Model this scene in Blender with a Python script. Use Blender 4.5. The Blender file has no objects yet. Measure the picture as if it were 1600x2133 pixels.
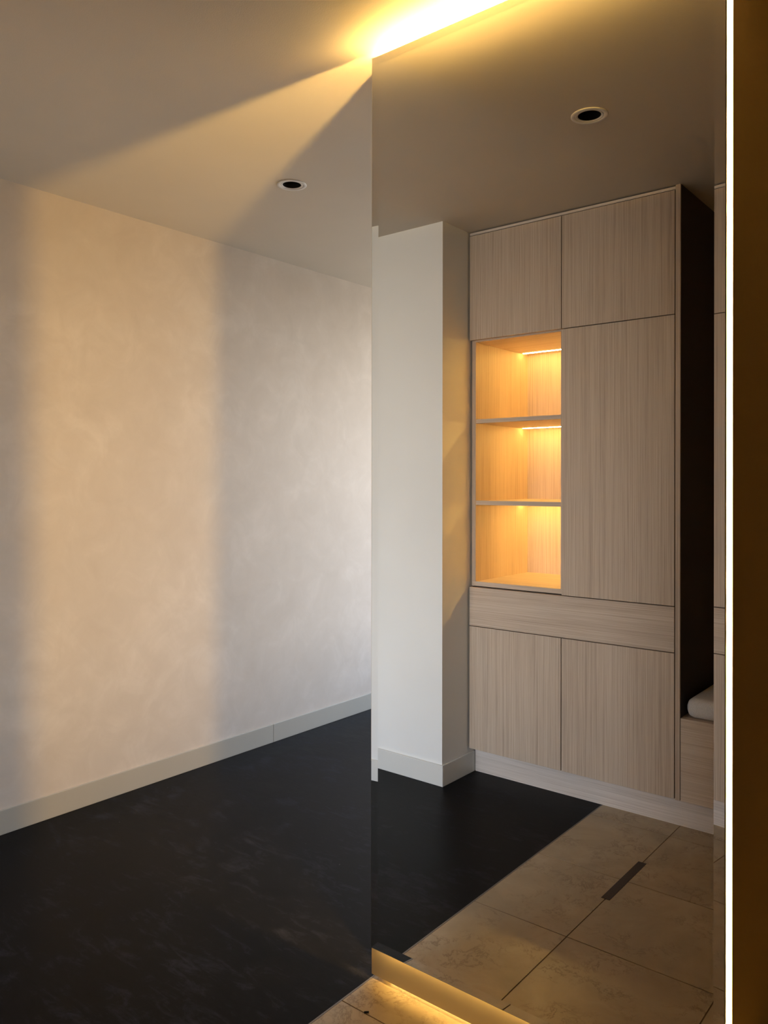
import bpy, bmesh, math, random
from mathutils import Vector, Matrix
random.seed(4)
S = bpy.context.scene
C = S.collection
R = math.radians

# ------------------------------------------------------------------ camera
H = 1.30                     # eye height
F_PX, YAW, ROLL, CY = 1664.6, 0.68113, -0.00115, 1004.8
cam_d = bpy.data.cameras.new('camera')
cam = bpy.data.objects.new('camera', cam_d); C.objects.link(cam)
cam_d.sensor_fit = 'HORIZONTAL'; cam_d.sensor_width = 36.0
cam_d.lens = 36.0 * F_PX / 1600.0
cam_d.shift_y = -(1066.5 - CY) / 1600.0
cam_d.clip_start = 0.02
cam.location = (0, 0, H)
cam.rotation_euler = (Matrix.Rotation(YAW, 4, 'Z') @ Matrix.Rotation(R(90), 4, 'X') @ Matrix.Rotation(-ROLL, 4, 'Z')).to_euler()
S.camera = cam

# ------------------------------------------------------------------ world, exposure
w = bpy.data.worlds.new('daylight'); S.world = w; w.use_nodes = True
wn = w.node_tree; bg = wn.nodes['Background']
# overcast sky above a dull ground
tc = wn.nodes.new('ShaderNodeTexCoord'); sx = wn.nodes.new('ShaderNodeSeparateXYZ'); cr = wn.nodes.new('ShaderNodeValToRGB')
wn.links.new(tc.outputs['Generated'], sx.inputs[0]); 
mr = wn.nodes.new('ShaderNodeMapRange'); mr.inputs['From Min'].default_value = -1; mr.inputs['From Max'].default_value = 1
wn.links.new(sx.outputs['Z'], mr.inputs[0]); wn.links.new(mr.outputs[0], cr.inputs[0])
cr.color_ramp.elements[0].position = 0.485; cr.color_ramp.elements[0].color = (0.32, 0.31, 0.29, 1)
cr.color_ramp.elements[1].position = 0.505; cr.color_ramp.elements[1].color = (1.0, 0.97, 0.92, 1)
e3 = cr.color_ramp.elements.new(0.72); e3.color = (0.40, 0.56, 0.82, 1)
wn.links.new(cr.outputs[0], bg.inputs['Color'])
bg.inputs['Strength'].default_value = 15.0
S.view_settings.view_transform = 'Standard'; S.view_settings.look = 'None'
S.view_settings.gamma = 1.0; S.view_settings.use_curve_mapping = False
S.view_settings.exposure = 0.0
LED_COL = (1.0, 0.61, 0.165)
SHELF_COL = (1.0, 0.59, 0.135)
POWER = dict(side=300.0, right=600.0, top=620.0, bottom=64.0, line=22.0, shelf=310.0)

# key planes (metres). camera stands in the bench niche at the origin, looking at the mirror
CEIL = 2.418
XL_WALL = -2.952             # left wall
M = 1.586                    # mirror face
MX0, MX1 = -1.3253, -0.4519  # mirror left / right edge
MZ0, MZ1 = 0.0982, 2.395
PART_X1 = -0.4549
PART_Y = 1.647               # front of the partition behind the mirror
SEAM = -1.3460               # dark floor meets stone tiles
FAR = 5.4
RIGHT = 0.60
BACK = -0.369
DOOR_Y = 0.157               # cabinet door fronts
CARC_Y = 0.137
TOE_Y = 0.110
BLK_Y, BLK_X = 0.358, -1.959 # white wall block

# window opening in the far wall: light portal for the daylight
WX0, WX1, WZ0, WZ1 = -2.75, 0.2, 0.45, 2.34
ld = bpy.data.lights.new('window_portal', 'AREA'); ld.shape = 'RECTANGLE'
ld.size = WX1 - WX0; ld.size_y = WZ1 - WZ0; ld.cycles.is_portal = True
lo = bpy.data.objects.new('window_portal', ld); C.objects.link(lo)
lo.location = ((WX0 + WX1) / 2, FAR + 0.06, (WZ0 + WZ1) / 2); lo.rotation_euler = (R(-90), 0, 0)

# ------------------------------------------------------------------ material helpers
def new_mat(name):
    m = bpy.data.materials.new(name); m.use_nodes = True
    nt = m.node_tree; b = nt.nodes['Principled BSDF']
    return m, nt, b
def N(nt, t, **kw):
    n = nt.nodes.new(t)
    for k, v in kw.items():
        if k in n.inputs.keys(): n.inputs[k].default_value = v
        else: setattr(n, k, v)
    return n
def L(nt, a, b): nt.links.new(a, b)
def ramp(nt, stops):
    n = nt.nodes.new('ShaderNodeValToRGB'); e = n.color_ramp.elements
    while len(e) < len(stops): e.new(0.5)
    for el, (p, c) in zip(e, stops): el.position = p; el.color = (*c, 1)
    return n
def coords(nt, scale, spread=20.0):
    """object coordinates, shifted per object so that alike pieces differ"""
    tc = N(nt, 'ShaderNodeTexCoord'); oi = N(nt, 'ShaderNodeObjectInfo')
    mu = N(nt, 'ShaderNodeMath', operation='MULTIPLY'); mu.inputs[1].default_value = spread
    L(nt, oi.outputs['Random'], mu.inputs[0])
    ad = N(nt, 'ShaderNodeVectorMath', operation='ADD')
    L(nt, tc.outputs['Object'], ad.inputs[0]); L(nt, mu.outputs[0], ad.inputs[1])
    mp = N(nt, 'ShaderNodeMapping'); mp.inputs['Scale'].default_value = scale
    L(nt, ad.outputs[0], mp.inputs['Vector'])
    return mp.outputs[0]
def bump(nt, b, src, strength, dist=0.002):
    bn = N(nt, 'ShaderNodeBump'); bn.inputs['Strength'].default_value = strength; bn.inputs['Distance'].default_value = dist
    L(nt, src, bn.inputs['Height']); L(nt, bn.outputs[0], b.inputs['Normal'])
def plain(name, col, rough=0.5, metal=0.0):
    m, nt, b = new_mat(name)
    b.inputs['Base Color'].default_value = (*col, 1); b.inputs['Roughness'].default_value = rough; b.inputs['Metallic'].default_value = metal
    return m
def glow(name, col, strength):
    m, nt, b = new_mat(name); nt.nodes.remove(b)
    e = N(nt, 'ShaderNodeEmission'); e.inputs[0].default_value = (*col, 1); e.inputs[1].default_value = strength
    L(nt, e.outputs[0], nt.nodes['Material Output'].inputs[0])
    return m

def wood(name, axis, dark, mid, light):
    m, nt, b = new_mat(name)
    f, s = 280.0, 2.0
    sc = {'z': (f, f, s), 'x': (s, f, f)}[axis]
    v = coords(nt, sc)
    n1 = N(nt, 'ShaderNodeTexNoise', Scale=1.0, Detail=4.0, Roughness=0.6, Distortion=0.25); L(nt, v, n1.inputs['Vector'])
    v2 = coords(nt, tuple(a * 3.2 for a in sc))
    n2 = N(nt, 'ShaderNodeTexNoise', Scale=1.0, Detail=3.0, Roughness=0.7); L(nt, v2, n2.inputs['Vector'])
    v3 = coords(nt, {'z': (9, 9, .4), 'x': (.4, 9, 9)}[axis])
    n3 = N(nt, 'ShaderNodeTexNoise', Scale=1.0, Detail=2.0); L(nt, v3, n3.inputs['Vector'])
    mx = N(nt, 'ShaderNodeMix', data_type='FLOAT'); mx.inputs[0].default_value = 0.4
    L(nt, n1.outputs[0], mx.inputs[2]); L(nt, n2.outputs[0], mx.inputs[3])
    mx2 = N(nt, 'ShaderNodeMix', data_type='FLOAT'); mx2.inputs[0].default_value = 0.15
    L(nt, mx.outputs[0], mx2.inputs[2]); L(nt, n3.outputs[0], mx2.inputs[3])
    r = ramp(nt, [(0.33, dark), (0.49, mid), (0.64, light)]); L(nt, mx2.outputs[0], r.inputs[0])
    L(nt, r.outputs[0], b.inputs['Base Color']); b.inputs['Roughness'].default_value = 0.55
    bump(nt, b, mx.outputs[0], 0.25, 0.001)
    return m
OAK_V = wood('oak_veneer_upright_grain', 'z', (0.36, 0.265, 0.19), (0.545, 0.43, 0.33), (0.66, 0.545, 0.43))
OAK_H = wood('oak_veneer_level_grain', 'x', (0.38, 0.285, 0.21), (0.57, 0.455, 0.355), (0.70, 0.585, 0.475))
OAK_P = wood('pale_oak_plinth_veneer', 'x', (0.46, 0.385, 0.33), (0.66, 0.58, 0.52), (0.78, 0.70, 0.64))

def plaster():
    m, nt, b = new_mat('mottled_plaster')
    v = coords(nt, (1, 1, 1), 0)
    n1 = N(nt, 'ShaderNodeTexNoise', Scale=2.2, Detail=7.0, Roughness=0.6, Distortion=0.8); L(nt, v, n1.inputs['Vector'])
    n2 = N(nt, 'ShaderNodeTexNoise', Scale=7.0, Detail=6.0, Roughness=0.65, Distortion=0.7); L(nt, v, n2.inputs['Vector'])
    mx = N(nt, 'ShaderNodeMix', data_type='FLOAT'); mx.inputs[0].default_value = 0.45
    L(nt, n1.outputs[0], mx.inputs[2]); L(nt, n2.outputs[0], mx.inputs[3])
    r = ramp(nt, [(0.38, (0.585, 0.505, 0.425)), (0.52, (0.62, 0.54, 0.46)), (0.68, (0.69, 0.61, 0.53))]); L(nt, mx.outputs[0], r.inputs[0])
    L(nt, r.outputs[0], b.inputs['Base Color']); b.inputs['Roughness'].default_value = 0.6
    n3 = N(nt, 'ShaderNodeTexNoise', Scale=60.0, Detail=4.0); L(nt, v, n3.inputs['Vector'])
    bump(nt, b, n3.outputs[0], 0.06, 0.002)
    return m
PLASTER = plaster()

def paint(name, col, rough=0.55, b_scale=220.0, b_str=0.05):
    m, nt, b = new_mat(name)
    v = coords(nt, (1, 1, 1), 0)
    n1 = N(nt, 'ShaderNodeTexNoise', Scale=2.0, Detail=4.0); L(nt, v, n1.inputs['Vector'])
    r = ramp(nt, [(0.3, tuple(c * 0.97 for c in col)), (0.7, tuple(min(1, c * 1.03) for c in col))]); L(nt, n1.outputs[0], r.inputs[0])
    L(nt, r.outputs[0], b.inputs['Base Color']); b.inputs['Roughness'].default_value = rough
    n2 = N(nt, 'ShaderNodeTexNoise', Scale=b_scale, Detail=2.0); L(nt, v, n2.inputs['Vector'])
    bump(nt, b, n2.outputs[0], b_str, 0.002)
    return m
CEIL_M = paint('matt_ceiling_paint', (0.66, 0.595, 0.505), 0.8, 320, 0.12)
WHITE = paint('white_wall_paint', (0.84, 0.835, 0.81), 0.6)
PWALL = paint('ochre_partition_paint', (0.46, 0.34, 0.19), 0.6)
TRIM = paint('satin_trim_paint', (0.72, 0.71, 0.67), 0.4, 200, 0.02)
TRIM_SHADED = paint('shaded_trim_paint', (0.45, 0.415, 0.35), 0.4, 200, 0.02)  # darker copy of the trim paint: dimmer light on the left baseboards painted in
CREAM = paint('cream_plinth_paint', (0.37, 0.31, 0.225), 0.35, 90, 0.15)
DARKDOOR = paint('dark_door_paint', (0.025, 0.02, 0.016), 0.6)

def dark_floor():
    m, nt, b = new_mat('dark_floor_coating')
    v = coords(nt, (1, 1, 1), 0)
    n1 = N(nt, 'ShaderNodeTexNoise', Scale=4.5, Detail=9.0, Roughness=0.68, Distortion=0.6); L(nt, v, n1.inputs['Vector'])
    mp = N(nt, 'ShaderNodeMapping'); mp.inputs['Scale'].default_value = (6, 20, 1); mp.inputs['Rotation'].default_value = (0, 0, R(35)); L(nt, v, mp.inputs['Vector'])
    n2 = N(nt, 'ShaderNodeTexNoise', Scale=1.4, Detail=8.0, Roughness=0.7, Distortion=1.0); L(nt, mp.outputs[0], n2.inputs['Vector'])
    mx = N(nt, 'ShaderNodeMix', data_type='FLOAT'); mx.inputs[0].default_value = 0.5
    L(nt, n1.outputs[0], mx.inputs[2]); L(nt, n2.outputs[0], mx.inputs[3])
    r = ramp(nt, [(0.38, (0.0035, 0.003, 0.003)), (0.52, (0.0070, 0.0062, 0.0066)), (0.66, (0.026, 0.026, 0.034))]); L(nt, mx.outputs[0], r.inputs[0])
    # small pale specks of dust
    vo = N(nt, 'ShaderNodeTexVoronoi', Scale=9.0); vo.inputs['Randomness'].default_value = 1.0; L(nt, v, vo.inputs['Vector'])
    lt = N(nt, 'ShaderNodeMath', operation='LESS_THAN'); lt.inputs[1].default_value = 0.016; L(nt, vo.outputs['Distance'], lt.inputs[0])
    mc = N(nt, 'ShaderNodeMix', data_type='RGBA'); L(nt, lt.outputs[0], mc.inputs[0]); L(nt, r.outputs[0], mc.inputs[6]); mc.inputs[7].default_value = (0.10, 0.10, 0.10, 1)
    L(nt, mc.outputs[2], b.inputs['Base Color'])
    r2 = ramp(nt, [(0.35, (0.32,) * 3), (0.7, (0.5,) * 3)]); L(nt, mx.outputs[0], r2.inputs[0]); L(nt, r2.outputs[0], b.inputs['Roughness']); b.inputs['Specular IOR Level'].default_value = 0.055
    bump(nt, b, mx.outputs[0], 0.06, 0.004)
    return m
DARKFLOOR = dark_floor()

def limestone():
    m, nt, b = new_mat('cream_limestone')
    v = coords(nt, (1, 1, 1), 30)
    n1 = N(nt, 'ShaderNodeTexNoise', Scale=5.0, Detail=6.0, Roughness=0.6, Distortion=0.6); L(nt, v, n1.inputs['Vector'])
    r = ramp(nt, [(0.32, (0.37, 0.285, 0.175)), (0.55, (0.44, 0.345, 0.22)), (0.72, (0.50, 0.405, 0.27))]); L(nt, n1.outputs[0], r.inputs[0])
    # broken thin brown veins
    n2 = N(nt, 'ShaderNodeTexNoise', Scale=16.0, Detail=9.0, Roughness=0.72, Distortion=0.5); L(nt, v, n2.inputs['Vector'])
    sb = N(nt, 'ShaderNodeMath', operation='SUBTRACT'); sb.inputs[1].default_value = 0.5; L(nt, n2.outputs[0], sb.inputs[0])
    ab = N(nt, 'ShaderNodeMath', operation='ABSOLUTE'); L(nt, sb.outputs[0], ab.inputs[0])
    rv = ramp(nt, [(0.0, (1, 1, 1)), (0.026, (0, 0, 0))]); L(nt, ab.outputs[0], rv.inputs[0])
    n3 = N(nt, 'ShaderNodeTexNoise', Scale=6.5, Detail=4.0, Roughness=0.6); L(nt, v, n3.inputs['Vector'])
    rm = ramp(nt, [(0.47, (0, 0, 0)), (0.60, (0.85, 0.85, 0.85))]); L(nt, n3.outputs[0], rm.inputs[0])
    mm = N(nt, 'ShaderNodeMath', operation='MULTIPLY'); L(nt, rv.outputs[0], mm.inputs[0]); L(nt, rm.outputs[0], mm.inputs[1])
    mc = N(nt, 'ShaderNodeMix', data_type='RGBA'); L(nt, mm.outputs[0], mc.inputs[0]); L(nt, r.outputs[0], mc.inputs[6]); mc.inputs[7].default_value = (0.20, 0.14, 0.085, 1)
    L(nt, mc.outputs[2], b.inputs['Base Color']); b.inputs['Roughness'].default_value = 0.38
    bump(nt, b, n1.outputs[0], 0.05, 0.003)
    return m
STONE = limestone()
GROUT = plain('brown_grout', (0.23, 0.155, 0.09), 0.9)
MIRROR = plain('silvered_glass', (0.88, 0.885, 0.875), 0.0, 1.0)
GLASS_EDGE = plain('ground_glass_edge', (0.45, 0.47, 0.42), 0.25)
BACKER = plain('white_backing_board', (0.75, 0.72, 0.66), 0.6)
BRONZE = plain('dark_bronze', (0.05, 0.03, 0.018), 0.45, 0.6)
RINGM = plain('white_enamel', (0.78, 0.76, 0.74), 0.35)
NICHE_SHADE = paint('niche_shade_tone', (0.045, 0.03, 0.02), 0.6)  # shade of the niche side put into a near-black colour
BLACKIN = plain('black_baffle', (0.004, 0.004, 0.004), 0.8)
LINEN = None
def linen():
    m, nt, b = new_mat('pale_linen')
    v = coords(nt, (420, 420, 420), 0)
    n = N(nt, 'ShaderNodeTexNoise', Scale=1.0, Detail=2.0); L(nt, v, n.inputs['Vector'])
    r = ramp(nt, [(0.3, (0.56, 0.54, 0.53)), (0.7, (0.70, 0.68, 0.67))]); L(nt, n.outputs[0], r.inputs[0])
    L(nt, r.outputs[0], b.inputs['Base Color']); b.inputs['Roughness'].default_value = 0.9
    bump(nt, b, n.outputs[0], 0.3, 0.001)
    return m
LINEN = linen()
LED_SIDE = glow('led_side', LED_COL, POWER['side'])
LED_RIGHT = glow('led_right', LED_COL, POWER['right'])
LED_TOP = glow('led_top', LED_COL, POWER['top'])
LED_BOT = glow('led_bottom', LED_COL, POWER['bottom'])
LED_LINE = glow('led_floor_line', LED_COL, POWER['line'])
LED_SHELF = glow('led_shelf', SHELF_COL, POWER['shelf'])

# ------------------------------------------------------------------ object helpers
def add_box(bm, a, b, bev=0.0):
    x0, y0, z0 = (min(a[i], b[i]) for i in range(3)); x1, y1, z1 = (max(a[i], b[i]) for i in range(3))
    vs = [bm.verts.new(p) for p in ((x0,y0,z0),(x1,y0,z0),(x1,y1,z0),(x0,y1,z0),(x0,y0,z1),(x1,y0,z1),(x1,y1,z1),(x0,y1,z1))]
    fs = [bm.faces.new([vs[i] for i in q]) for q in ((3,2,1,0),(4,5,6,7),(0,1,5,4),(1,2,6,5),(2,3,7,6),(3,0,4,7))]
    if bev > 0:
        es = list({e for f in fs for e in f.edges})
        bmesh.ops.bevel(bm, geom=es, offset=bev, segments=2, affect='EDGES', profile=0.5)
def obj(name, bm, mat, parent=None, origin=None):
    me = bpy.data.meshes.new(name)
    o = bpy.data.objects.new(name, me)
    if origin is None: origin = (0, 0, 0)
    base = Vector(parent['_w']) if parent is not None and '_w' in parent else Vector((0, 0, 0))
    org = Vector(origin)
    bmesh.ops.translate(bm, verts=bm.verts, vec=-org)
    bmesh.ops.recalc_face_normals(bm, faces=bm.faces)
    bm.to_mesh(me); bm.free()
    for m in (mat if isinstance(mat, (list, tuple)) else [mat]): me.materials.append(m)
    C.objects.link(o); o.location = org - base
    if parent is not None: o.parent = parent
    o['_w'] = tuple(org)
    return o
def box(name, a, b, mat, parent=None, bev=0.0):
    bm = bmesh.new(); add_box(bm, a, b, bev)
    return obj(name, bm, mat, parent, [(a[0]+b[0])/2, (a[1]+b[1])/2, min(a[2], b[2])])
def thing(name, loc, label, cat, group=None):
    o = bpy.data.objects.new(name, None); C.objects.link(o); o.location = loc; o['_w'] = tuple(loc)
    o.empty_display_size = 0.1
    o['label'] = label; o['category'] = cat
    if group: o['group'] = group
    return o
def tag(o, label, cat, group=None):
    o['label'] = label; o['category'] = cat
    if group: o['group'] = group
    return o
def struct(o, label=None, cat=None):
    o['kind'] = 'structure'
    if label: o['label'] = label
    if cat: o['category'] = cat
    return o
def multi(name, boxes, mat, parent=None, bev=0.0):
    bm = bmesh.new()
    for a, b in boxes: add_box(bm, a, b, bev)
    xs = [c for a, b in boxes for c in (a[0], b[0])]; ys = [c for a, b in boxes for c in (a[1], b[1])]; zs = [c for a, b in boxes for c in (a[2], b[2])]
    return obj(name, bm, mat, parent, ((min(xs)+max(xs))/2, (min(ys)+max(ys))/2, min(zs)))

# ------------------------------------------------------------------ room shell
struct(box('wall_left', (XL_WALL - 0.12, BLK_Y, 0), (XL_WALL, FAR, CEIL), PLASTER), 'mottled warm grey plaster wall on the left', 'wall')
struct(box('wall_far', (XL_WALL, FAR, 0), (WX0, FAR + 0.12, CEIL), WHITE), 'white wall pier left of the far window', 'wall')
struct(box('wall_far', (WX1, FAR, 0), (RIGHT, FAR + 0.12, CEIL), WHITE), 'white wall pier right of the far window', 'wall')
struct(box('wall_far', (WX0, FAR, WZ1), (WX1, FAR + 0.12, CEIL), WHITE), 'white wall above the far window', 'wall')
struct(box('wall_far', (WX0, FAR, 0), (WX1, FAR + 0.12, WZ0), WHITE), 'low white sill wall under the far window', 'wall')
wf = struct(multi('window_1', [((WX0, FAR, WZ0), (WX0 + 0.05, FAR + 0.06, WZ1)), ((WX1 - 0.05, FAR, WZ0), (WX1, FAR + 0.06, WZ1)),
    ((WX0 + 0.05, FAR, WZ0), (WX1 - 0.05, FAR + 0.06, WZ0 + 0.05)), ((WX0 + 0.05, FAR, WZ1 - 0.05), (WX1 - 0.05, FAR + 0.06, WZ1)),
    (((WX0 + WX1) / 2 - 0.03, FAR, WZ0 + 0.05), ((WX0 + WX1) / 2 + 0.03, FAR + 0.06, WZ1 - 0.05))], TRIM), 'white frame of the wide far window', 'window')
struct(box('wall_right', (RIGHT, BACK, 0), (RIGHT + 0.12, FAR, CEIL), DARKDOOR), 'dark wall on the right of the entrance', 'wall')
struct(box('wall_back', (XL_WALL - 0.12, BACK - 0.12, 0), (RIGHT + 0.12, BACK, CEIL), WHITE), 'white wall behind the cabinet', 'wall')
# white wall block beside the cabinet (seen in the mirror)
struct(box('wall_block', (XL_WALL - 0.12, BACK, 0), (BLK_X, BLK_Y, CEIL), WHITE), 'white wall block left of the oak cabinet', 'wall')
# partition that carries the mirror
bm = bmesh.new()
add_box(bm, (SEAM + 0.010, PART_Y, 0), (PART_X1, 2.30, CEIL)); add_box(bm, (PART_X1, 2.18, 0), (RIGHT, 2.30, CEIL))
struct(obj('wall_partition', bm, PWALL, None, (SEAM, PART_Y, 0)), 'cream partition wall behind the backlit mirror', 'wall')

# ceiling with two round holes for the downlights
LIGHTS = [(-2.161, 2.114), (-1.047, 0.889)]
def ceiling():
    x0, x1, y0, y1 = XL_WALL - 0.12, RIGHT + 0.12, BACK - 0.12, FAR + 0.12
    bm = bmesh.new(); r = 0.047; n = 40
    ring = lambda c, z: [bm.verts.new((c[0] + r * math.cos(2*math.pi*i/n), c[1] + r * math.sin(2*math.pi*i/n), z)) for i in range(n)]
    # three strips in y, the hole sits in a square cell
    ysplit = [y0]; cells = []
    for c in sorted(LIGHTS, key=lambda q: q[1]):
        cells.append((c, c[1] - 0.1, c[1] + 0.1)); 
    def quad(a, b, c, d): bm.faces.new([bm.verts.new((p[0], p[1], CEIL)) for p in ((a, c), (b, c), (b, d), (a, d))])
    yy = y0
    for c, ya, yb in cells:
        quad(x0, x1, yy, ya); quad(x0, c[0] - 0.1, ya, yb); quad(c[0] + 0.1, x1, ya, yb)
        rv = ring(c, CEIL); rt = ring(c, CEIL + 0.10)
        sq = []
        for i in range(n):
            a = 2*math.pi*i/n; k = 0.1 / max(abs(math.cos(a)), abs(math.sin(a)))
            sq.append(bm.verts.new((c[0] + k*math.cos(a), c[1] + k*math.sin(a), CEIL)))
        for i in range(n):
            j = (i + 1) % n
            bm.faces.new([rv[i], rv[j], sq[j], sq[i]])
            bm.faces.new([rv[i], rt[i], rt[j], rv[j]])
        yy = yb
    quad(x0, x1, yy, y1)
    # slab above
    bm2 = [bm.verts.new((p[0], p[1], CEIL + 0.12)) for p in ((x0, y0), (x1, y0), (x1, y1), (x0, y1))]; bm.faces.new(bm2)
    me = bpy.data.meshes.new('ceiling'); bm.to_mesh(me); bm.free(); me.materials.append(CEIL_M)
    o = bpy.data.objects.new('ceiling', me); C.objects.link(o)
    return o
struct(ceiling(), 'warm white flat ceiling', 'ceiling')

# floors
struct(box('floor', (XL_WALL - 0.12, BACK, -0.05), (SEAM, FAR, 0.0), DARKFLOOR), 'near black seamless floor with cloudy scuffs', 'floor')
struct(box('floor', (SEAM, 2.19, -0.05), (RIGHT, FAR, 0.0), DARKFLOOR), 'dark floor of the room behind the partition', 'floor')
bed = struct(box('floor', (SEAM, BACK, -0.05), (RIGHT, 2.19, -0.0014), GROUT), 'cream limestone tile floor with brown joints', 'floor')
xj = [SEAM + 0.003, -1.0329, -0.6175, -0.2010, 0.2155, RIGHT]
yj = [0.02, 0.2266, 0.6494, 1.0652, 1.4920, 1.9145, 2.18]
tcache = {}
g = 0.0016
for i in range(len(xj) - 1):
    for j in range(len(yj) - 1):
        a = (xj[i] + (g if i else 0), yj[j] + g); b = (xj[i+1] - g, yj[j+1] - g)
        key = (round(b[0]-a[0], 4), round(b[1]-a[1], 4))
        if key not in tcache:
            bm = bmesh.new(); add_box(bm, (-key[0]/2, -key[1]/2, -0.0013), (key[0]/2, key[1]/2, 0.0), 0.0004)
            me = bpy.data.meshes.new('tile'); bm.to_mesh(me); bm.free(); me.materials.append(STONE); tcache[key] = me
        o = bpy.data.objects.new('tile', tcache[key]); C.objects.link(o); o.parent = bed
        o.location = Vector(((a[0]+b[0])/2, (a[1]+b[1])/2, random.uniform(0.0, 0.0004))) - Vector(bed['_w'])
# thin worn edge strip between the two floors
struct(box('trim_1', (SEAM - 0.0015, DOOR_Y - 0.04, -0.003), (SEAM + 0.003, PART_Y, 0.0006), plain('worn_edge_metal', (0.20, 0.18, 0.16), 0.4, 0.5)), 'thin worn edge strip between dark floor and tiles', 'trim')

# baseboards
BH, BT = 0.0905, 0.0085
def baseboard(name, a, b, label, mat=None):
    """a,b: footprint corners; chamfered top"""
    return struct(box(name, (a[0], a[1], 0), (b[0], b[1], BH), mat or TRIM, None, 0.0015), label, 'baseboard')
YS = 2.756
baseboard('baseboard_left', (XL_WALL, BLK_Y + BT), (XL_WALL + BT, YS), 'painted baseboard along the plaster wall, near length', TRIM_SHADED)
baseboard('baseboard_left', (XL_WALL, YS + 0.0008), (XL_WALL + BT, FAR), 'painted baseboard along the plaster wall, far length', TRIM_SHADED)
baseboard('baseboard_block', (XL_WALL + BT, BLK_Y), (BLK_X + BT, BLK_Y + BT), 'painted baseboard on the front of the white wall block')
baseboard('baseboard_return', (BLK_X, TOE_Y + 0.001), (BLK_X + BT, BLK_Y), 'painted baseboard on the return beside the cabinet')

# ------------------------------------------------------------------ the mirror
mir = thing('backlit_mirror', ((MX0+MX1)/2, M + 0.006, MZ0), 'tall frameless mirror with slanted glass rim above a cream strip, gold light behind it', 'mirror')
BW, BD = 0.0205, 0.0016
bm = bmesh.new()
i_ = [bm.verts.new(p) for p in ((MX0+BW, M, MZ0+BW), (MX1-BW, M, MZ0+BW), (MX1-BW, M, MZ1-BW), (MX0+BW, M, MZ1-BW))]
bm.faces.new(i_)
add_box(bm, (MX0+BW, M+0.0004, MZ0+BW), (MX1-BW, M+0.003, MZ1-BW))
obj('mirror_face', bm, MIRROR, mir, ((MX0+MX1)/2, M, MZ0))
def bevel_strip(idx):
    bm = bmesh.new()
    o = [(MX0, MZ0), (MX1, MZ0), (MX1, MZ1), (MX0, MZ1)]
    i = [(MX0+BW, MZ0+BW), (MX1-BW, MZ0+BW), (MX1-BW, MZ1-BW), (MX0+BW, MZ1-BW)]
    a, b = idx, (idx + 1) % 4
    P = [(o[a], M-BD), (o[b], M-BD), (i[b], M), (i[a], M)]
    fr = [bm.verts.new((q[0], y, q[1])) for q, y in P]; bk = [bm.verts.new((q[0], M+0.005, q[1])) for q, y in P]
    bm.faces.new(fr); bm.faces.new(bk[::-1])
    for k in range(4): 
        f = bm.faces.new([fr[k], bk[k], bk[(k+1) % 4], fr[(k+1) % 4]]); f.material_index = 1
    return obj('bevel', bm, [MIRROR, GLASS_EDGE], mir, ((MX0+MX1)/2, M, MZ0))
for k in range(4): bevel_strip(k)
bm = bmesh.new()             # polished arris of the left glass edge
P = [(MX0 - 0.0002, M - BD), (MX0 - 0.0015, M - BD + 0.0008), (MX0 - 0.0015, M + 0.005), (MX0 - 0.0002, M + 0.005)]
lo_, hi_ = [[bm.verts.new((x, y, z)) for x, y in P] for z in (MZ0, MZ1)]
for k in range(4): bm.faces.new([lo_[k], lo_[(k+1) % 4], hi_[(k+1) % 4], hi_[k]])
bm.faces.new(lo_[::-1]); bm.faces.new(hi_)
obj('glass_edge', bm, MIRROR, mir, (MX0, M, MZ0))
box('backing_board', (MX0 + 0.001, M + 0.0052, MZ0 + 0.001), (MX1 - 0.001, M + 0.0115, MZ1 - 0.001), BACKER, mir)
# spacer blocks carry the panel off the wall
for x in (-1.12, -0.67):
    for z in (0.4, 2.0): box('spacer', (x - 0.02, M + 0.0116, z), (x + 0.02, PART_Y - 0.0005, z + 0.12), BACKER, mir)
# cream plinth strip under the glass
box('plinth_strip', (SEAM + 0.001, 1.610, 0.0105), (PART_X1, 1.624, MZ0 + 0.03), CREAM, mir, 0.0008)
# made-up pale strips, added on the wall to brighten the side gaps
for xa, xb in ((MX0 - 0.009, MX0 + 0.06), (MX1 - 0.06, PART_X1)):
    box('added_reflector', (xa, PART_Y - 0.0012, 0.02), (xb, PART_Y - 0.0002, MZ1 - 0.02), RINGM, mir)
# LED tapes round the back of the panel
INS = 0.086
def led(name, a, b, mat, face):
    """a tape in its opaque carrier: only one long face gives light"""
    bm = bmesh.new(); add_box(bm, a, b)
    for f in bm.faces:
        n = f.normal; f.normal_update()
        if f.normal.dot(Vector(face)) > 0.9: f.material_index = 1
    return obj(name, bm, [BACKER, mat], mir, [(a[0]+b[0])/2, (a[1]+b[1])/2, min(a[2], b[2])])
BK = M + 0.0118
led('led_tape', (MX0 + INS, BK, 0.13), (MX0 + INS + 0.004, BK + 0.0075, MZ1), LED_SIDE, (-1, 0, 0))
led('led_tape', (MX1 - INS - 0.004, BK, 0.13), (MX1 - INS, BK + 0.0075, MZ1), LED_RIGHT, (1, 0, 0))
led('led_tape', (MX0 + 0.02, PART_Y - 0.004, MZ1 - 0.014), (MX1 - 0.02, PART_Y - 0.001, MZ1 + 0.001), LED_TOP, (0, -1, 0))
led('led_tape', (MX0 + 0.02, PART_Y - 0.004, 0.006), (MX1 - 0.02, PART_Y - 0.001, 0.016), LED_LINE, (0, -1, 0))
led('led_tape', (MX0 + 0.01, BK + 0.0002, 0.112), (MX1 - 0.01, BK + 0.006, 0.115), LED_BOT, (0, 0, -1))

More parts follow.
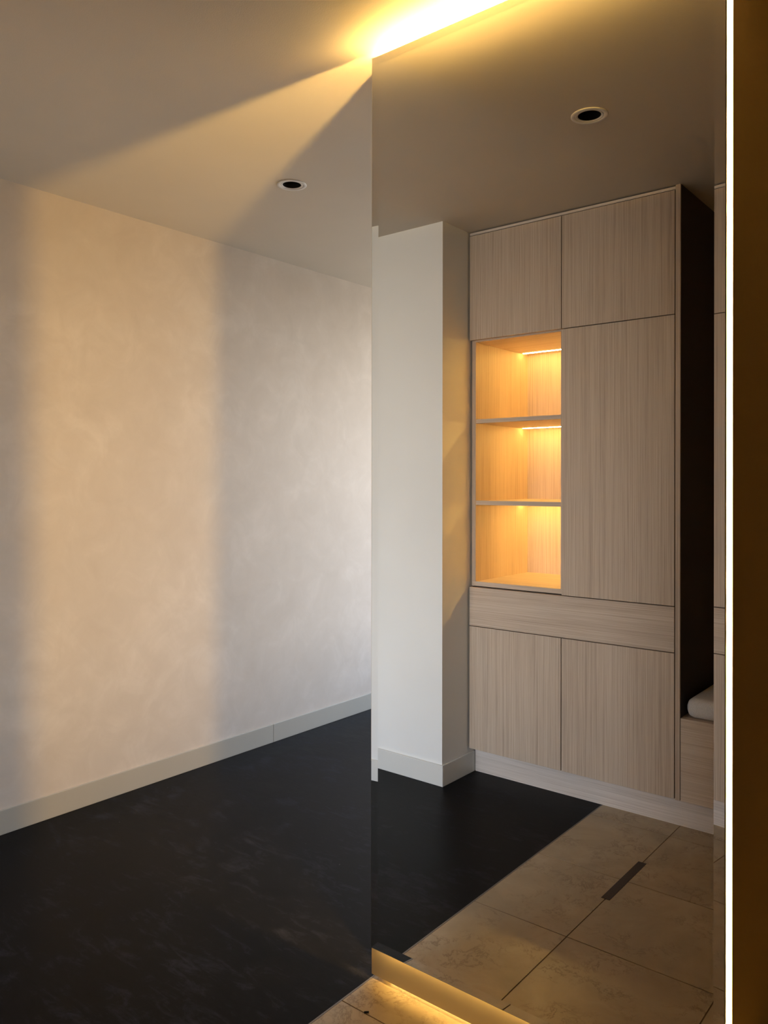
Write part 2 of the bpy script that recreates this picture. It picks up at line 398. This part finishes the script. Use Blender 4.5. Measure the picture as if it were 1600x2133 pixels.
# ------------------------------------------------------------------ oak cabinet (behind the viewer, seen in the mirror)
CX0, CX1 = -1.952, -1.0198
XM = -1.5045
ZT, ZM, ZD1, ZD0, ZB = 2.400, 1.9325, 0.835, 0.6608, 0.1115
G = 0.0017
INB = -0.337                 # back of the open shelves
cab = thing('oak_cabinet', ((CX0+CX1)/2, BACK + 0.2, 0), 'tall built-in pale oak cabinet with a lit open shelf bay, reflected in the mirror', 'cabinet')
def door(name, x0, x1, z0, z1, mat=OAK_V):
    return box(name, (x0 + G, CARC_Y + 0.0008, z0 + G), (x1 - G, DOOR_Y, z1 - G), mat, cab, 0.0008)
XS = -1.0377                 # left face of end panel
door('door', CX0 - G, XM, ZM, ZT); door('door', XM, XS - 0.002, ZM, ZT)
door('door', XM, XS - 0.002, ZD1, ZM)
door('drawer_front', CX0 - G, XS - 0.002, ZD0, ZD1, OAK_H)
door('door', CX0 - G, XM, ZB, ZD0); door('door', XM, XS - 0.002, ZB, ZD0)
box('end_panel', (XS, BACK + 0.002, ZB), (CX1, DOOR_Y, CEIL - 0.001), OAK_V, cab, 0.0005)
box('top_trim', (CX0, BACK + 0.002, ZT + 0.0015), (XS - 0.001, DOOR_Y - 0.002, ZT + 0.012), OAK_P, cab)
# carcass round the open bay
box('side_board', (CX0, INB - 0.015, 0.858), (CX0 + 0.020, CARC_Y, 1.927), OAK_V, cab, 0.0005)
box('side_board', (XM - 0.012, INB - 0.015, 0.858), (XM + 0.008, CARC_Y, 1.927), OAK_V, cab, 0.0005)
box('back_board', (CX0 + 0.020, INB - 0.015, 0.858), (XM - 0.012, INB, 1.927), OAK_V, cab)
box('bay_floor', (CX0, INB - 0.015, ZD1 + 0.003), (XM + 0.008, CARC_Y, 0.858), OAK_H, cab, 0.0005)
box('bay_top', (CX0, INB - 0.015, 1.927), (XM + 0.008, CARC_Y, 1.947), OAK_H, cab, 0.0005)
box('shelf', (CX0 + 0.0205, INB, 1.564), (XM - 0.0125, CARC_Y - 0.001, 1.582), OAK_H, cab, 0.0005)
box('shelf', (CX0 + 0.0205, INB, 1.200), (XM - 0.0125, CARC_Y - 0.001, 1.219), OAK_H, cab, 0.0005)
for z in (1.927, 1.564, 1.200):
    led_o = box('led_strip', (CX0 + 0.032, -0.276, z - 0.0025), (XM - 0.024, -0.266, z - 0.0002), LED_SHELF, cab)
# dark inner carcass behind the doors so that the gaps read black
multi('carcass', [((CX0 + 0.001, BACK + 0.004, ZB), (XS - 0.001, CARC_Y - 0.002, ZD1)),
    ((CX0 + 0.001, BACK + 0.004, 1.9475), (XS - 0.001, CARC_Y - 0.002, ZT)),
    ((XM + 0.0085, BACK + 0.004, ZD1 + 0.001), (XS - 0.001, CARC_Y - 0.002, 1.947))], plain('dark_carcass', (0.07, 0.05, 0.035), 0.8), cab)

box('niche_shade_sheet', (CX1 + 0.0002, BACK + 0.019, 0.4205), (CX1 + 0.0012, CARC_Y + 0.012, CEIL - 0.001), NICHE_SHADE, cab)['label'] = 'thin dark brown sheet standing in for shade on the niche side'  # sheet added over the oak end panel, its dark colour is painted shade
# ------------------------------------------------------------------ bench niche beside the cabinet
bench = thing('niche_bench', (-0.33, 0.0, 0), 'low oak bench with level grain front in the dark niche, reflected in the mirror', 'bench')
BX1 = 0.45
box('front_panel', (CX1 + 0.0015, CARC_Y - 0.004, ZB), (BX1, DOOR_Y - 0.002, 0.420), OAK_H, bench, 0.0006)
box('seat_board', (CX1 + 0.0015, BACK + 0.02, 0.400), (BX1, CARC_Y - 0.0045, 0.4195), OAK_H, bench)
tag(box('plinth_board', (BLK_X + BT + 0.001, TOE_Y - 0.018, 0), (BX1, TOE_Y, ZB - 0.002), OAK_P), 'long pale oak plinth board standing under the cabinet and the bench', 'plinth')
box('side_panel', (BX1 + 0.001, BACK + 0.002, 0), (BX1 + 0.02, DOOR_Y, CEIL - 0.001), OAK_V, bench)
box('back_panel', (CX1 + 0.0015, BACK + 0.002, 0.42), (BX1, BACK + 0.018, CEIL - 0.001), OAK_V, bench)
bm = bmesh.new(); add_box(bm, (CX1 + 0.014, BACK + 0.03, 0.4205), (BX1 - 0.02, DOOR_Y - 0.016, 0.495))
bmesh.ops.bevel(bm, geom=list(bm.edges), offset=0.03, segments=5, affect='EDGES', profile=0.5)
for f in bm.faces: f.smooth = True
tag(obj('seat_cushion', bm, LINEN, None, (-0.3, -0.08, 0.4205)), 'pale linen cushion lying on the niche bench', 'cushion')

# ------------------------------------------------------------------ floor strip set into the tile joint
d = box('floor_track', (-1.0329 - 0.014, 0.491, -0.003), (-1.0329 + 0.014, 0.798, 0.0012), BRONZE, None, 0.0004)
tag(d, 'narrow dark bronze strip set into the joint between two tiles', 'floor strip')

bm = bmesh.new(); add_box(bm, (-0.006, -0.002, 0.0006), (0.006, 0.002, 0.0036), 0.0006)
for v in bm.verts: v.co.y += 0.0012 * math.sin(v.co.x * 400); v.co.z *= 1.0 - 20 * v.co.x if v.co.z > 0.002 else 1.0
sp = obj('splinter', bm, BLACKIN); sp.location = (-1.265, 1.495, 0.0); sp.rotation_euler.z = R(38)
tag(sp, 'tiny black splinter lying on the tile joint in front of the mirror', 'splinter')

# ------------------------------------------------------------------ recessed downlights
def lathe(prof, n=48):
    bm = bmesh.new(); rows = []
    for r_, z_ in prof: rows.append([bm.verts.new((r_*math.cos(2*math.pi*k/n), r_*math.sin(2*math.pi*k/n), z_)) for k in range(n)])
    for a, b in zip(rows, rows[1:]):
        for k in range(n):
            f = bm.faces.new([a[k], a[(k+1) % n], b[(k+1) % n], b[k]]); f.smooth = True
    return bm, rows
DL = [('round recessed downlight, off, in the ceiling near the plaster wall', LIGHTS[0]), ('round recessed downlight, off, above the tiles and seen in the mirror', LIGHTS[1])]
for lab, (x, y) in DL:
    t = thing('downlight', (x, y, CEIL), lab, 'downlight', 'recessed ceiling downlights')
    bm, _ = lathe([(0.046, 0.02), (0.046, 0.0), (0.0555, -0.0002), (0.0555, -0.0018), (0.054, -0.0030), (0.0435, -0.0030), (0.0425, -0.0018), (0.0425, 0.02)])
    o = obj('trim_ring', bm, RINGM); o.parent = t; o.location = (0, 0, 0)
    bm, _ = lathe([(0.0418, 0.02), (0.0418, -0.0020), (0.0405, -0.0026), (0.0352, -0.0012), (0.0346, -0.0004), (0.036, 0.012)])
    o = obj('inner_ring', bm, RINGM); o.parent = t; o.location = (0, 0, 0)
    bm, rows = lathe([(0.0346, -0.0002), (0.0346, 0.09)]); bm.faces.new(rows[1])
    o = obj('baffle', bm, BLACKIN); o.parent = t; o.location = (0, 0, 0)

for o in bpy.data.objects:
    if '_w' in o: del o['_w']
